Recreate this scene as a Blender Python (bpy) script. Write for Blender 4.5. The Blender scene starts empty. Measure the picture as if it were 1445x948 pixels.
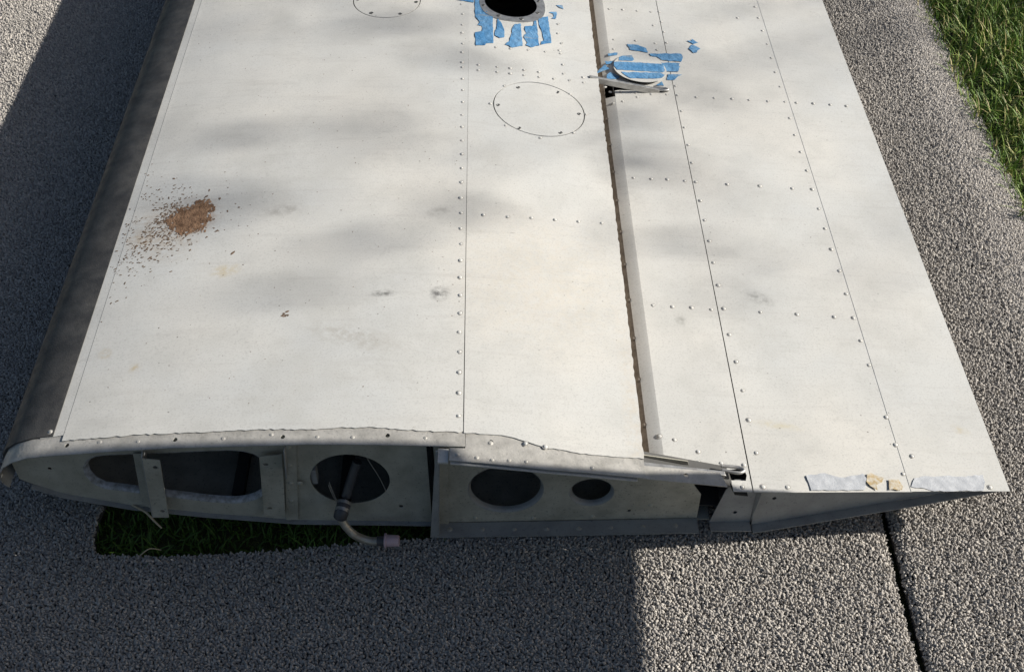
import bpy, bmesh, math, random
import numpy as np
from mathutils import Vector, Matrix
from mathutils.geometry import delaunay_2d_cdt

scene = bpy.context.scene
COL = scene.collection
random.seed(7)
rng = np.random.default_rng(7)

# ------------------------------------------------------------------ camera
cam = bpy.data.cameras.new('camera')
cam.sensor_fit = 'HORIZONTAL'; cam.sensor_width = 36.0; cam.lens = 42.10
cam.clip_start = 0.02; cam.clip_end = 300
camo = bpy.data.objects.new('camera', cam); COL.objects.link(camo)
camo.matrix_world = Matrix(((0.999859, 0.011979, -0.011763, -0.01867),
                            (-0.016788, 0.713403, -0.700553, -1.14569),
                            (0.0, 0.700651, 0.713504, 1.60074),
                            (0, 0, 0, 1)))
scene.camera = camo

# ------------------------------------------------------------------ sky, sun, exposure
SUN_EL = math.radians(27.2)
world = bpy.data.worlds.new('World'); scene.world = world; world.use_nodes = True
wn = world.node_tree
sky = wn.nodes.new('ShaderNodeTexSky'); sky.sky_type = 'NISHITA'; sky.sun_disc = False
sky.dust_density = 1.8; sky.ozone_density = .9
sky.sun_elevation = SUN_EL; sky.sun_rotation = math.radians(85)
wn.links.new(sky.outputs[0], wn.nodes['Background'].inputs[0])
wn.nodes['Background'].inputs[1].default_value = 0.046
sl = bpy.data.lights.new('sun', 'SUN'); sl.energy = 5.0; sl.angle = math.radians(0.53); sl.color = (1.0, 0.945, 0.86)
so = bpy.data.objects.new('sun', sl); COL.objects.link(so)
PHI = math.radians(5.0)                                         # almost square to the span, a little towards the tip
SUN = Vector((math.cos(SUN_EL) * math.cos(PHI), math.cos(SUN_EL) * math.sin(PHI), math.sin(SUN_EL)))          # towards the sun
so.rotation_euler = SUN.to_track_quat('Z', 'Y').to_euler()
so.location = (6, 0, 6)
scene.view_settings.view_transform = 'Standard'; scene.view_settings.look = 'None'
scene.view_settings.gamma = 1; scene.view_settings.use_curve_mapping = False
scene.view_settings.exposure = 0.5

# ------------------------------------------------------------------ measured outlines (metres; x chordwise, y spanwise)
tape_main = [[(-0.0617, 1.2871), (-0.0402, 1.2913), (-0.0402, 1.2644), (-0.0387, 1.2251), (-0.0421, 1.2157), (-0.0285, 1.2053), (-0.0218, 1.1894), (-0.0206, 1.0865), (-0.036, 1.0822), (-0.0382, 1.0737), (-0.0584, 1.0701), (-0.0597, 1.1215), (-0.0443, 1.1285), (-0.0454, 1.1503), (-0.0543, 1.1516), (-0.0492, 1.1652), (-0.0596, 1.1866)], [(-0.0995, 1.2731), (-0.0628, 1.2779), (-0.0637, 1.2444), (-0.0992, 1.25)], [(-0.0117, 1.1871), (-0.0039, 1.1736), (0.0025, 1.1476), (0.0032, 1.1126), (-0.0068, 1.1073), (-0.0178, 1.1168), (-0.0166, 1.1315), (-0.0132, 1.1446)], [(0.0264, 1.1723), (0.0393, 1.1754), (0.0418, 1.089), (0.0169, 1.0752), (0.0127, 1.0822), (0.0039, 1.0863), (0.0129, 1.1005), (0.019, 1.1349), (0.0205, 1.154)], [(0.0489, 1.1692), (0.067, 1.1715), (0.0702, 1.2021), (0.0742, 1.2009), (0.0774, 1.0973), (0.059, 1.0869), (0.0492, 1.0927), (0.0517, 1.1035), (0.0444, 1.1223), (0.0469, 1.1332), (0.0504, 1.1402), (0.0475, 1.1584)], [(0.0783, 1.2084), (0.1006, 1.2225), (0.105, 1.114), (0.0908, 1.1097), (0.0816, 1.1023), (0.082, 1.1146), (0.0878, 1.1201), (0.0855, 1.1507), (0.0798, 1.183)], [(0.1213, 1.2766), (0.1366, 1.2786), (0.1383, 1.2648), (0.1291, 1.2676)], [(0.1036, 1.2407), (0.1212, 1.2478), (0.1219, 1.237), (0.1176, 1.2162), (0.1084, 1.2159), (0.1134, 1.2259), (0.1127, 1.2366)]]
tape_flap = [[(0.2803, 1.2109), (0.2985, 1.2117), (0.3225, 1.2006), (0.3257, 1.1811), (0.312, 1.1846), (0.2853, 1.188)], [(0.2339, 1.1662), (0.2561, 1.1711), (0.2544, 1.1619), (0.2341, 1.1555)], [(0.2245, 1.1311), (0.2426, 1.1372), (0.2399, 1.128), (0.2257, 1.1208)], [(0.2014, 1.0776), (0.2084, 1.0958), (0.2236, 1.1187), (0.2323, 1.1043), (0.2138, 1.0896)], [(0.2224, 1.0618), (0.2257, 1.081), (0.2322, 1.0904), (0.2534, 1.0762), (0.2509, 1.069)], [(0.3273, 1.1777), (0.4007, 1.189), (0.4044, 1.1779), (0.3977, 1.1555), (0.353, 1.1563), (0.3443, 1.1676), (0.3305, 1.1692)], [(0.3498, 1.1441), (0.3931, 1.1495), (0.3894, 1.1349), (0.3924, 1.1353), (0.3849, 1.1132), (0.3462, 1.11)], [(0.362, 1.1014), (0.3927, 1.1039), (0.3827, 1.0939), (0.3741, 1.079), (0.3575, 1.0784)], [(0.3297, 1.0543), (0.3449, 1.0699), (0.348, 1.0534)], [(0.4214, 1.2445), (0.4329, 1.2462), (0.4328, 1.2536), (0.4465, 1.2407), (0.4354, 1.2335)], [(0.4207, 1.213), (0.4308, 1.2292), (0.4376, 1.2265), (0.4486, 1.217), (0.4412, 1.2068), (0.4382, 1.199), (0.4297, 1.196), (0.4249, 1.2063)]]
tape_cover = [[(0.2566, 1.148), (0.2671, 1.156), (0.2872, 1.1595), (0.2896, 1.1421), (0.2851, 1.1362), (0.2555, 1.1337)], [(0.2446, 1.1252), (0.2551, 1.1284), (0.3438, 1.1321), (0.3537, 1.1324), (0.3547, 1.1057), (0.3499, 1.0974), (0.3282, 1.0951), (0.2483, 1.0926), (0.2425, 1.1074)], [(0.2563, 1.0834), (0.3437, 1.0937), (0.3517, 1.0862), (0.3454, 1.0734), (0.3253, 1.0662), (0.2746, 1.0603), (0.264, 1.0708)]]
screws1 = [(0.0284, 0.9308), (0.1091, 0.9313), (-0.013, 0.861), (0.1503, 0.8647), (0.0274, 0.7903), (0.1089, 0.7923)]
screws2 = [(-0.3188, 1.2425), (-0.1904, 1.2341), (-0.2857, 1.1859), (-0.223, 1.1834)]
riv_main = [(-0.0908, 1.235), (-0.0872, 1.1937), (-0.0882, 1.1498), (-0.0878, 1.1184), (-0.0865, 1.0749), (-0.0869, 1.0409), (-0.0864, 1.0033), (-0.0862, 0.9848), (-0.0849, 0.9433), (-0.084, 0.9028), (-0.0839, 0.8606), (-0.0841, 0.8171), (-0.0836, 0.7771), (-0.083, 0.7334), (-0.0832, 0.6897), (-0.0829, 0.6472), (-0.0834, 0.6047), (-0.0834, 0.5593), (-0.0823, 0.5172), (-0.0827, 0.4742), (-0.0818, 0.4325), (-0.0818, 0.3901), (-0.0818, 0.3471), (-0.0812, 0.3036), (-0.0812, 0.2605), (-0.0812, 0.2172), (-0.0806, 0.1728), (-0.0807, 0.1283), (-0.0799, 0.0852), (-0.0798, 0.0393), (-0.0423, 0.5158), (0.001, 0.5164), (0.0445, 0.5202), (0.087, 0.5226), (0.1299, 0.5258), (0.1731, 0.5292), (-0.0526, 0.998), (-0.0525, 0.9793), (-0.0144, 0.9975), (-0.0141, 0.9789), (0.0135, 0.9975), (0.0132, 0.978), (0.0418, 0.9975), (0.0414, 0.978), (0.0733, 0.9967), (0.0727, 0.9787), (0.1249, 1.0379), (0.1246, 1.0039), (0.1033, 0.9793), (0.1354, 0.9808), (0.1664, 0.9991), (0.1662, 0.9812), (0.1205, 1.0903), (0.1223, 1.0801), (0.1251, 1.1205), (0.1195, 1.1595), (0.1212, 1.1979), (-0.0165, 1.0722), (0.0147, 1.0736), (0.0517, 1.0756), (0.089, 1.0785), (-0.0284, 0.8635), (0.0008, 0.7943), (0.0683, 0.767), (0.1357, 0.7975), (0.1646, 0.8671), (-0.0004, 0.93), (0.1355, 0.9312), (0.0502, -0.0097), (0.0201, -0.007)]
riv_flap = [(0.25, 1.3594), (0.2832, 1.3608), (0.3164, 1.3613), (0.3487, 1.3616), (0.2508, 1.2271), (0.3012, 1.2301), (0.3463, 1.2253), (0.2481, 1.1868), (0.3469, 1.1985), (0.3724, 1.2318), (0.3698, 1.3212), (0.3711, 1.2778), (0.3694, 1.3648), (0.5572, 1.3666), (0.6089, 1.3746), (0.609, 1.4251), (0.6091, 1.3179), (0.6105, 1.2613), (0.6104, 1.2034), (0.6091, 1.1453), (0.6105, 1.0885), (0.6103, 1.03), (0.6109, 0.9695), (0.6102, 0.9094), (0.612, 0.8501), (0.6124, 0.7884), (0.6122, 0.7274), (0.3739, 1.0583), (0.3741, 1.0242), (0.4145, 1.0224), (0.4545, 1.0238), (0.4938, 1.0258), (0.5312, 1.0267), (0.5719, 1.0273), (0.6365, 1.0287), (0.6742, 1.0312), (0.7115, 1.0313), (0.7485, 1.0314), (0.3754, 0.9655), (0.3752, 0.907), (0.3758, 0.8469), (0.3759, 0.7874), (0.3762, 0.7258), (0.252, 0.7239), (0.287, 0.7245), (0.3197, 0.7262), (0.3535, 0.7253), (0.4392, 0.7249), (0.5057, 0.7263), (0.5706, 0.7261), (0.2488, 1.0535), (0.2826, 1.0532), (0.2178, 1.0334), (0.2278, 1.0158), (0.2493, 1.0202), (0.2828, 1.02), (0.3164, 1.0205), (0.3498, 1.0234), (0.285, 1.0046), (0.2519, 0.9848), (0.231, 0.9752), (0.3492, 1.3025), (0.3776, 0.6672), (0.3781, 0.6086), (0.3797, 0.548), (0.3791, 0.4882), (0.38, 0.4275), (0.382, 0.3021), (0.3839, 0.2385), (0.3854, 0.1734), (0.2539, 0.3638), (0.2889, 0.3637), (0.3232, 0.3635), (0.3582, 0.3623), (0.3813, 0.3664), (0.4464, 0.3636), (0.6128, 0.6676), (0.6136, 0.6078), (0.6137, 0.547), (0.6156, 0.4874), (0.6158, 0.4259), (0.5131, 0.3633), (0.5804, 0.3632), (0.6155, 0.363), (0.6158, 0.3068), (0.617, 0.2487), (0.3837, 0.2383), (0.3855, 0.1084), (0.3865, 0.0413), (0.2348, 0.0645), (0.2583, 0.059), (0.2293, 0.0142), (0.2552, 0.0164), (0.2932, 0.0374), (0.2908, 0.0166), (0.3272, 0.0166), (0.3628, 0.0153), (0.3532, -0.0284), (0.3865, -0.0261), (0.425, -0.0238), (0.6189, 0.1314), (0.6203, 0.0729), (0.6416, 0.0501), (0.6179, 0.0136), (0.7547, -0.0049)]
groove = [(0.2066, 0.9254), (0.2043, 0.837), (0.2068, 0.7468), (0.2063, 0.6574), (0.2067, 0.5651), (0.2061, 0.474), (0.208, 0.3807), (0.2081, 0.286), (0.2075, 0.1906), (0.2085, 0.0923)]
foil = [[(0.4572, -0.0009), (0.5539, 0.0051), (0.5539, -0.0023), (0.5506, -0.0241), (0.46, -0.0291)], [(0.6362, 0.0098), (0.7471, 0.0174), (0.7459, 0.0053), (0.7402, -0.0136), (0.6624, -0.0191), (0.6272, -0.0122)]]
foil_tan = [[(0.5582, 0.0062), (0.5648, 0.0087), (0.5836, 0.0024), (0.5797, -0.0069), (0.568, -0.0137), (0.5678, -0.0219), (0.559, -0.0163), (0.5535, -0.0085)], [(0.5915, -0.0), (0.6064, -0.0012), (0.6118, -0.0131), (0.6084, -0.0198), (0.5873, -0.0211)]]
hole_long = [(-0.6473, 0.1577), (-0.6388, 0.1728), (-0.6257, 0.1811), (-0.6077, 0.1837), (-0.5191, 0.1864), (-0.4555, 0.1901), (-0.4239, 0.1909), (-0.4055, 0.188), (-0.3923, 0.1817), (-0.3833, 0.1725), (-0.3919, 0.0889), (-0.4048, 0.0795), (-0.4207, 0.0722), (-0.4376, 0.0698), (-0.4763, 0.0745), (-0.5389, 0.0895), (-0.6008, 0.1043), (-0.6314, 0.1119), (-0.643, 0.1238), (-0.6483, 0.1412)]
stiff = [(-0.5678, 0.1965), (-0.5527, 0.1962), (-0.5702, 0.0602), (-0.5813, 0.0699)]
brkA = [(-0.5483, 0.2057), (-0.5233, 0.201), (-0.5389, 0.0588), (-0.565, 0.0595)]
brkA_h = [(-0.5338, 0.1846), (-0.5454, 0.0757)]
brkB = [(-0.3783, 0.1948), (-0.3437, 0.1995), (-0.3592, 0.045), (-0.3919, 0.048), (-0.3869, 0.1072)]
brkB_h = [(-0.3711, 0.1766), (-0.3807, 0.0667)]
dbl = [(-0.3381, 0.215), (-0.3213, 0.2147), (-0.3426, 0.0222), (-0.3618, 0.0226)]
dbl_r = [(-0.3341, 0.2045), (-0.3382, 0.1621), (-0.3418, 0.1182), (-0.3281, 0.1179), (-0.3472, 0.0727)]
pipe = [(-0.2385, 0.018, 0.1424), (-0.2491, 0.008, 0.1145), (-0.2599, -0.005, 0.0846), (-0.2648, -0.028, 0.0788), (-0.2681, -0.032, 0.0694), (-0.2659, -0.034, 0.0628), (-0.2606, -0.038, 0.0505), (-0.2483, -0.043, 0.0351), (-0.2311, -0.046, 0.0255), (-0.2178, -0.047, 0.0227), (-0.2014, -0.048, 0.0245), (-0.1963, -0.048, 0.0248), (-0.1782, -0.049, 0.0258)]
twig = [(-0.6003, 0.0, 0.0638), (-0.5773, -0.012, 0.0609), (-0.5657, -0.02, 0.051), (-0.5523, -0.03, 0.0419)]
straw = [(-0.5885, -0.0535), (-0.5609, -0.0392)]
cut = [(-0.6835, 0.0572), (-0.6636, -0.0462), (-0.5547, -0.052), (-0.3872, -0.0441), (-0.2866, -0.0336), (-0.1849, -0.0271), (-0.1236, -0.0227)]
mud = [(-0.5637, 0.5153), (-0.6037, 0.4898), (-0.5248, 0.5517)]
strip_front_paint = [(-0.7325, 0.0052), (-0.694, 0.0155), (-0.5815, 0.0067), (-0.5507, 0.0074), (-0.4805, 0.0072), (-0.413, 0.0083), (-0.3404, 0.0091), (-0.2971, 0.007), (-0.2521, 0.0106), (-0.1996, 0.0111), (-0.1278, 0.0064), (-0.0697, -0.0005)]
dapple = [(-0.2042, 0.6675, 0.2301), (-0.3148, 0.7221, 0.232), (-0.3876, 0.6474, 0.2312), (-0.0974, 0.6205, 0.2236), (0.0353, 0.6712, 0.2075), (-0.2544, 1.0707, 0.2315), (-0.1366, 1.1331, 0.2265), (0.0766, 1.1143, 0.2011), (-0.404, 1.0739, 0.2311), (0.5281, 1.1824, 0.1086), (0.3786, 1.0099, 0.1237), (0.5085, 0.4429, 0.1106), (0.7182, 0.5713, 0.0894), (0.3414, 0.6916, 0.1275), (-0.1847, 0.5323, 0.2295)]
strip_holes = [(-0.6619, -0.0021), (-0.4985, -0.0042), (-0.3388, -0.0046), (-0.1841, -0.0025)]
aft_holes = [(-0.0312, -0.0076), (0.1385, -0.0119)]
strip_rivets = [(-0.6108, -0.0011), (-0.5536, -0.0047), (-0.4268, -0.0054), (-0.3562, -0.0), (-0.288, -0.0054), (-0.2361, -0.0064), (-0.1285, -0.0053)]
aft_rivets = [(-0.0808, -0.0348), (-0.0522, -0.0382), (-0.0298, -0.041), (-0.0048, -0.0397), (0.0203, -0.0398), (0.1184, -0.0399), (-0.0318, -0.0096), (0.0711, -0.0094), (0.1482, -0.0114), (0.1689, -0.0096), (0.1825, -0.0024)]
flap_fold = [(0.3179, -0.0211, 0.0281), (0.3955, -0.0162, 0.0156), (0.4866, -0.0104, 0.0305), (0.6461, -0.0003, 0.0472)]
flap_edge = [(0.3154, -0.0393, 0.0287), (0.3922, -0.0344, 0.018), (0.5757, -0.0228, 0.0378), (0.7046, -0.0146, 0.0651), (0.7758, -0.0101, 0.0769)]
spar_angle = [(-0.1309, 0.0087), (-0.1026, 0.008), (-0.0952, 0.2016), (-0.1096, 0.2318)]
mud_outline = [(-0.594, 0.5385), (-0.5843, 0.5367), (-0.5759, 0.5417), (-0.567, 0.5448), (-0.5625, 0.5552), (-0.555, 0.5569), (-0.5477, 0.5602), (-0.539, 0.5555), (-0.5335, 0.5501), (-0.5291, 0.5424), (-0.5222, 0.5345), (-0.5228, 0.5225), (-0.5295, 0.5159), (-0.5293, 0.5087), (-0.5221, 0.4986), (-0.5276, 0.4944), (-0.5323, 0.4854), (-0.531, 0.4736), (-0.5323, 0.4668), (-0.5417, 0.4685), (-0.5504, 0.466), (-0.5587, 0.4607), (-0.5678, 0.4606), (-0.573, 0.4555), (-0.5786, 0.4533), (-0.5837, 0.4643), (-0.5881, 0.4716), (-0.5951, 0.4769), (-0.6048, 0.4874), (-0.6046, 0.4944), (-0.6124, 0.5027), (-0.6074, 0.509), (-0.6055, 0.5159), (-0.5961, 0.5242)]

# ------------------------------------------------------------------ materials
def new_mat(name):
    m = bpy.data.materials.new(name); m.use_nodes = True
    return m, m.node_tree, m.node_tree.nodes['Principled BSDF']
def N(nt, t, **kw):
    n = nt.nodes.new(t)
    for k, v in kw.items():
        if k in n.inputs: n.inputs[k].default_value = v
        else: setattr(n, k, v)
    return n
def noise(nt, vec, scale, detail=4, rough=.55, dist=0):
    n = N(nt, 'ShaderNodeTexNoise'); n.inputs['Scale'].default_value = scale; n.inputs['Detail'].default_value = detail
    n.inputs['Roughness'].default_value = rough; n.inputs['Distortion'].default_value = dist
    nt.links.new(vec, n.inputs['Vector']); return n.outputs['Fac']
def ramp(nt, fac, a, b, lo=(0,0,0,1), hi=(1,1,1,1)):
    r = N(nt, 'ShaderNodeValToRGB'); e = r.color_ramp.elements
    e[0].position = a; e[1].position = b; e[0].color = lo; e[1].color = hi
    nt.links.new(fac, r.inputs[0]); return r.outputs[0]
def mix(nt, fac, a, b):
    m = N(nt, 'ShaderNodeMix', data_type='RGBA')
    for s, v in ((0, fac), (6, a), (7, b)):
        if isinstance(v, (int, float)): m.inputs[s].default_value = v
        elif isinstance(v, tuple): m.inputs[s].default_value = (*v, 1) if len(v) == 3 else v
        else: nt.links.new(v, m.inputs[s])
    return m.outputs[2]
def mth(nt, op, a, b=0.0):
    m = N(nt, 'ShaderNodeMath', operation=op)
    for i, v in enumerate((a, b)):
        if isinstance(v, (int, float)): m.inputs[i].default_value = v
        else: nt.links.new(v, m.inputs[i])
    return m.outputs[0]
def coords(nt, scale=(1,1,1), rot=(0,0,0), loc=(0,0,0)):
    t = N(nt, 'ShaderNodeTexCoord'); mp = N(nt, 'ShaderNodeMapping')
    mp.inputs['Scale'].default_value = scale; mp.inputs['Rotation'].default_value = rot; mp.inputs['Location'].default_value = loc
    nt.links.new(t.outputs['Object'], mp.inputs['Vector']); return mp.outputs[0]
def bump(nt, bs, h, strength, dist, prev=None):
    b = N(nt, 'ShaderNodeBump'); b.inputs['Strength'].default_value = strength; b.inputs['Distance'].default_value = dist
    nt.links.new(h, b.inputs['Height'])
    if prev: nt.links.new(prev, b.inputs['Normal'])
    nt.links.new(b.outputs[0], bs.inputs['Normal']); return b.outputs[0]
def spot(nt, vec, c, rx, ry, rot=0.0):
    mp = N(nt, 'ShaderNodeMapping', vector_type='TEXTURE')
    mp.inputs['Location'].default_value = (c[0], c[1], 0); mp.inputs['Scale'].default_value = (rx, ry, 1000)
    mp.inputs['Rotation'].default_value = (0, 0, rot)
    nt.links.new(vec, mp.inputs['Vector'])
    l = N(nt, 'ShaderNodeVectorMath', operation='LENGTH'); nt.links.new(mp.outputs[0], l.inputs[0])
    return ramp(nt, l.outputs['Value'], 0.25, 1.0, (1,1,1,1), (0,0,0,1))

def paint_material():
    m, nt, bs = new_mat('worn_white_paint')
    v = coords(nt)
    c = mix(nt, ramp(nt, noise(nt, v, 3.2, 3), .35, .65), (.57, .58, .57), (.62, .61, .575))
    c = mix(nt, mth(nt, 'MULTIPLY', ramp(nt, noise(nt, v, 11, 6, .7), .46, .72), .6), c, (.49, .49, .465))
    c = mix(nt, mth(nt, 'MULTIPLY', ramp(nt, noise(nt, v, 330, 3, .7), .50, .72), .5), c, (.34, .34, .325))
    # faint wiping marks along the chord
    c = mix(nt, mth(nt, 'MULTIPLY', ramp(nt, noise(nt, coords(nt, (7, 90, 1)), 1.0, 4, .6), .55, .75), .30), c, (.42, .41, .39))
    # sparse dark specks
    vo = N(nt, 'ShaderNodeTexVoronoi'); vo.inputs['Scale'].default_value = 62; vo.inputs['Randomness'].default_value = 1
    nt.links.new(v, vo.inputs['Vector'])
    sp = ramp(nt, vo.outputs['Distance'], .05, .11, (1,1,1,1), (0,0,0,1))
    sep = N(nt, 'ShaderNodeSeparateColor'); nt.links.new(vo.outputs['Color'], sep.inputs[0])
    keep = mth(nt, 'MULTIPLY', mth(nt, 'GREATER_THAN', sep.outputs[0], .66), ramp(nt, noise(nt, v, 5.5, 2), .42, .62))
    c = mix(nt, mth(nt, 'MULTIPLY', mth(nt, 'MULTIPLY', sp, keep), .8), c, (.10, .085, .07))
    # fine scratches and scuffs
    sc = ramp(nt, noise(nt, coords(nt, (30, 260, 1), (0, 0, .35)), 1.0, 2, .5), .72, .745)
    sc = mth(nt, 'MULTIPLY', sc, ramp(nt, noise(nt, v, 7, 2), .52, .66))
    c = mix(nt, mth(nt, 'MULTIPLY', sc, .7), c, (.18, .17, .16))
    # stains with a shape of their own
    for (p, rx, ry, rot, col, k) in (((-.562, .515), .062, .060, .4, (.30, .20, .13), .95), ((-.605, .475), .075, .10, .5, (.36, .27, .18), .5), ((-.645, .455), .03, .03, .3, (.40, .31, .20), .5), ((-.479, .363), .032, .02, .3, (.50, .42, .26), .75),
                                     ((-.645, .18), .014, .018, 0, (.45, .38, .26), .7), ((-.589, .1455), .013, .014, 0, (.48, .40, .26), .7),
                                     ((-.115, .305), .022, .02, .4, (.14, .14, .14), 1.0), ((-.209, .301), .03, .010, .1, (.18, .18, .17), .9), ((-.40, .52), .05, .02, .2, (.30, .29, .27), .6), ((-.12, .52), .03, .015, .5, (.32, .31, .29), .6), ((.45, .40), .035, .02, -.6, (.26, .26, .25), .7), ((-.25, .2), .12, .03, -.3, (.38, .36, .32), .5), ((.3, .33), .012, .014, 0, (.30, .30, .28), .8),
                                     ((.06, .35), .2, .22, 0, (.62, .55, .44), .28), ((.43, .10), .05, .012, -.1, (.55, .50, .36), .6),
                                     ((.74, .11), .02, .012, -.4, (.50, .45, .34), .6), ((.19, .05), .02, .3, 0, (.55, .47, .36), .35)):
        f = mth(nt, 'MULTIPLY', spot(nt, v, p, rx, ry, rot), ramp(nt, noise(nt, v, 85, 4, .65), .38, .62))
        c = mix(nt, mth(nt, 'MULTIPLY', f, k), c, col)
    nt.links.new(c, bs.inputs['Base Color'])
    nt.links.new(ramp(nt, noise(nt, v, 14, 4), .3, .7, (.24,)*3 + (1,), (.42,)*3 + (1,)), bs.inputs['Roughness'])
    bs.inputs['Specular IOR Level'].default_value = .5
    b = bump(nt, bs, noise(nt, coords(nt, (3.2, 4.2, 1)), 1.0, 2, .4), .5, .016)
    bump(nt, bs, noise(nt, v, 900, 2), .08, .0006, b)
    return m

def plain_material(name, col, col2=None, rough=.5, metallic=0.0, scale=40, k=.5, bumps=0.0, specks=0.0, spec=.5, bscale=200):
    m, nt, bs = new_mat(name); v = coords(nt)
    c = mix(nt, mth(nt, 'MULTIPLY', ramp(nt, noise(nt, v, scale, 5, .62), .38, .66), k), col, col2 or tuple(x * .6 for x in col))
    if specks:
        c = mix(nt, mth(nt, 'MULTIPLY', ramp(nt, noise(nt, v, 260, 3, .6), .60, .68), specks), c, tuple(x * .25 for x in col))
    nt.links.new(c, bs.inputs['Base Color'])
    nt.links.new(ramp(nt, noise(nt, v, scale * 1.7, 4), .3, .7, (max(rough - .12, .05),)*3 + (1,), (min(rough + .12, 1),)*3 + (1,)), bs.inputs['Roughness'])
    bs.inputs['Metallic'].default_value = metallic; bs.inputs['Specular IOR Level'].default_value = spec
    if bumps: bump(nt, bs, noise(nt, v, bscale, 4), bumps, .002)
    return m

PAINT = paint_material()
RIVET = plain_material('painted_rivet', (.57, .57, .55), (.45, .44, .42), .45, 0, 300, .4)
BARE = plain_material('bare_aluminium_strip', (.52, .505, .47), (.33, .32, .295), .5, .25, 38, .75, .25, .35)
RIBM = plain_material('primer_green_grey_rib', (.53, .515, .44), (.31, .295, .24), .6, .1, 22, .7, .15, .6)
RIBF = plain_material('pale_grey_primer', (.37, .385, .39), (.25, .255, .26), .55, .15, 26, .6, .15, .4)
WHITEM = plain_material('scraped_white_rim', (.50, .52, .56), (.22, .22, .21), .6, 0, 110, 1.0, .3, .5)
BOOT = plain_material('black_rubber_boot', (.040, .040, .041), (.085, .083, .08), .5, 0, 26, .9, .3, 0, .35, 420)
DARK = plain_material('dark_hose_rubber', (.075, .078, .085), (.05, .05, .055), .45, 0, 60, .5)
STEEL = plain_material('worn_steel', (.50, .50, .49), (.28, .27, .26), .38, .7, 60, .7)
ALU = plain_material('stained_aluminium_tube', (.52, .50, .45), (.36, .30, .22), .42, .55, 45, .8, .2)
PINK = plain_material('pink_plastic_cap', (.55, .42, .47), (.48, .36, .42), .4, 0, 40, .5)
SCREW = plain_material('dull_screw', (.13, .13, .125), (.06, .06, .06), .5, .3, 300, .6)
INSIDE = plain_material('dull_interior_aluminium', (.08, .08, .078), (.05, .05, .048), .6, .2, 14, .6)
GRIME = plain_material('brown_grimed_spar', (.30, .265, .225), (.15, .125, .10), .65, .1, 60, .8, .3, .5)
FOIL = plain_material('foil_tape', (.70, .72, .74), (.52, .54, .57), .25, .3, 60, .6, .7, 0, .7, 60)
TAN = plain_material('tan_adhesive', (.42, .31, .15), (.58, .56, .50), .55, 0, 160, .9, .3)
MUD = plain_material('dried_brown_mud', (.30, .185, .115), (.13, .075, .045), .9, 0, 75, 1.0, .8, .5, .2, 300)
FLECK = plain_material('mud_fleck', (.10, .072, .052), (.20, .125, .075), .9, 0, 220, .8)
TWIG = plain_material('pale_straw', (.55, .47, .33), (.40, .32, .20), .7, 0, 90, .6)

def tape_material():
    m, nt, bs = new_mat('blue_masking_tape'); v = coords(nt)
    c = mix(nt, ramp(nt, noise(nt, v, 30, 4), .35, .7), (.06, .20, .40), (.15, .31, .50))
    c = mix(nt, mth(nt, 'MULTIPLY', ramp(nt, noise(nt, coords(nt, (9, 60, 1)), 1, 4), .62, .70), .55), c, (.30, .33, .33))
    c = mix(nt, mth(nt, 'MULTIPLY', ramp(nt, noise(nt, v, 600, 2), .5, .7), .3), c, (.08, .22, .45))
    nt.links.new(c, bs.inputs['Base Color']); bs.inputs['Roughness'].default_value = .6
    bs.inputs['Specular IOR Level'].default_value = .3
    bump(nt, bs, noise(nt, v, 90, 4), .9, .004)
    return m
TAPE = tape_material()

# ------------------------------------------------------------------ helpers
def link(name, me, mat=None, parent=None, kind=None, angle=35):
    o = bpy.data.objects.new(name, me); COL.objects.link(o)
    if mat and not me.materials: me.materials.append(mat)
    if parent: o.parent = parent
    if kind: o['kind'] = kind
    return o
def mesh(name, verts, faces, mat, parent=None, smooth=True, angle=35, kind=None):
    me = bpy.data.meshes.new(name); me.from_pydata([tuple(v) for v in verts], [], [tuple(f) for f in faces]); me.update()
    bm = bmesh.new(); bm.from_mesh(me); bmesh.ops.recalc_face_normals(bm, faces=bm.faces); bm.to_mesh(me); bm.free()
    if smooth:
        me.polygons.foreach_set('use_smooth', [True] * len(me.polygons))
        me.set_sharp_from_angle(angle=math.radians(angle))
    return link(name, me, mat, parent, kind)
def empty(name, loc=(0, 0, 0)):
    o = bpy.data.objects.new(name, None); o.location = loc; o.empty_display_size = .1; COL.objects.link(o); return o
def tag(o, label=None, cat=None, group=None, kind=None):
    if label: o['label'] = label
    if cat: o['category'] = cat
    if group: o['group'] = group
    if kind: o['kind'] = kind
    return o
def inside(p, poly):
    x, y = p; r = False; j = len(poly) - 1
    for i in range(len(poly)):
        xi, yi = poly[i]; xj, yj = poly[j]
        if (yi > y) != (yj > y) and x < (xj - xi) * (y - yi) / (yj - yi) + xi: r = not r
        j = i
    return r
def circle(c, r, n=28, ry=None):
    return [(c[0] + r * math.cos(2 * math.pi * k / n), c[1] + (ry or r) * math.sin(2 * math.pi * k / n)) for k in range(n)]
def dense(poly, step):
    out = []
    for i, a in enumerate(poly):
        b = poly[(i + 1) % len(poly)]; n = max(1, int(math.dist(a, b) / step))
        for k in range(n): out.append((a[0] + (b[0] - a[0]) * k / n, a[1] + (b[1] - a[1]) * k / n))
    return out
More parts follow.
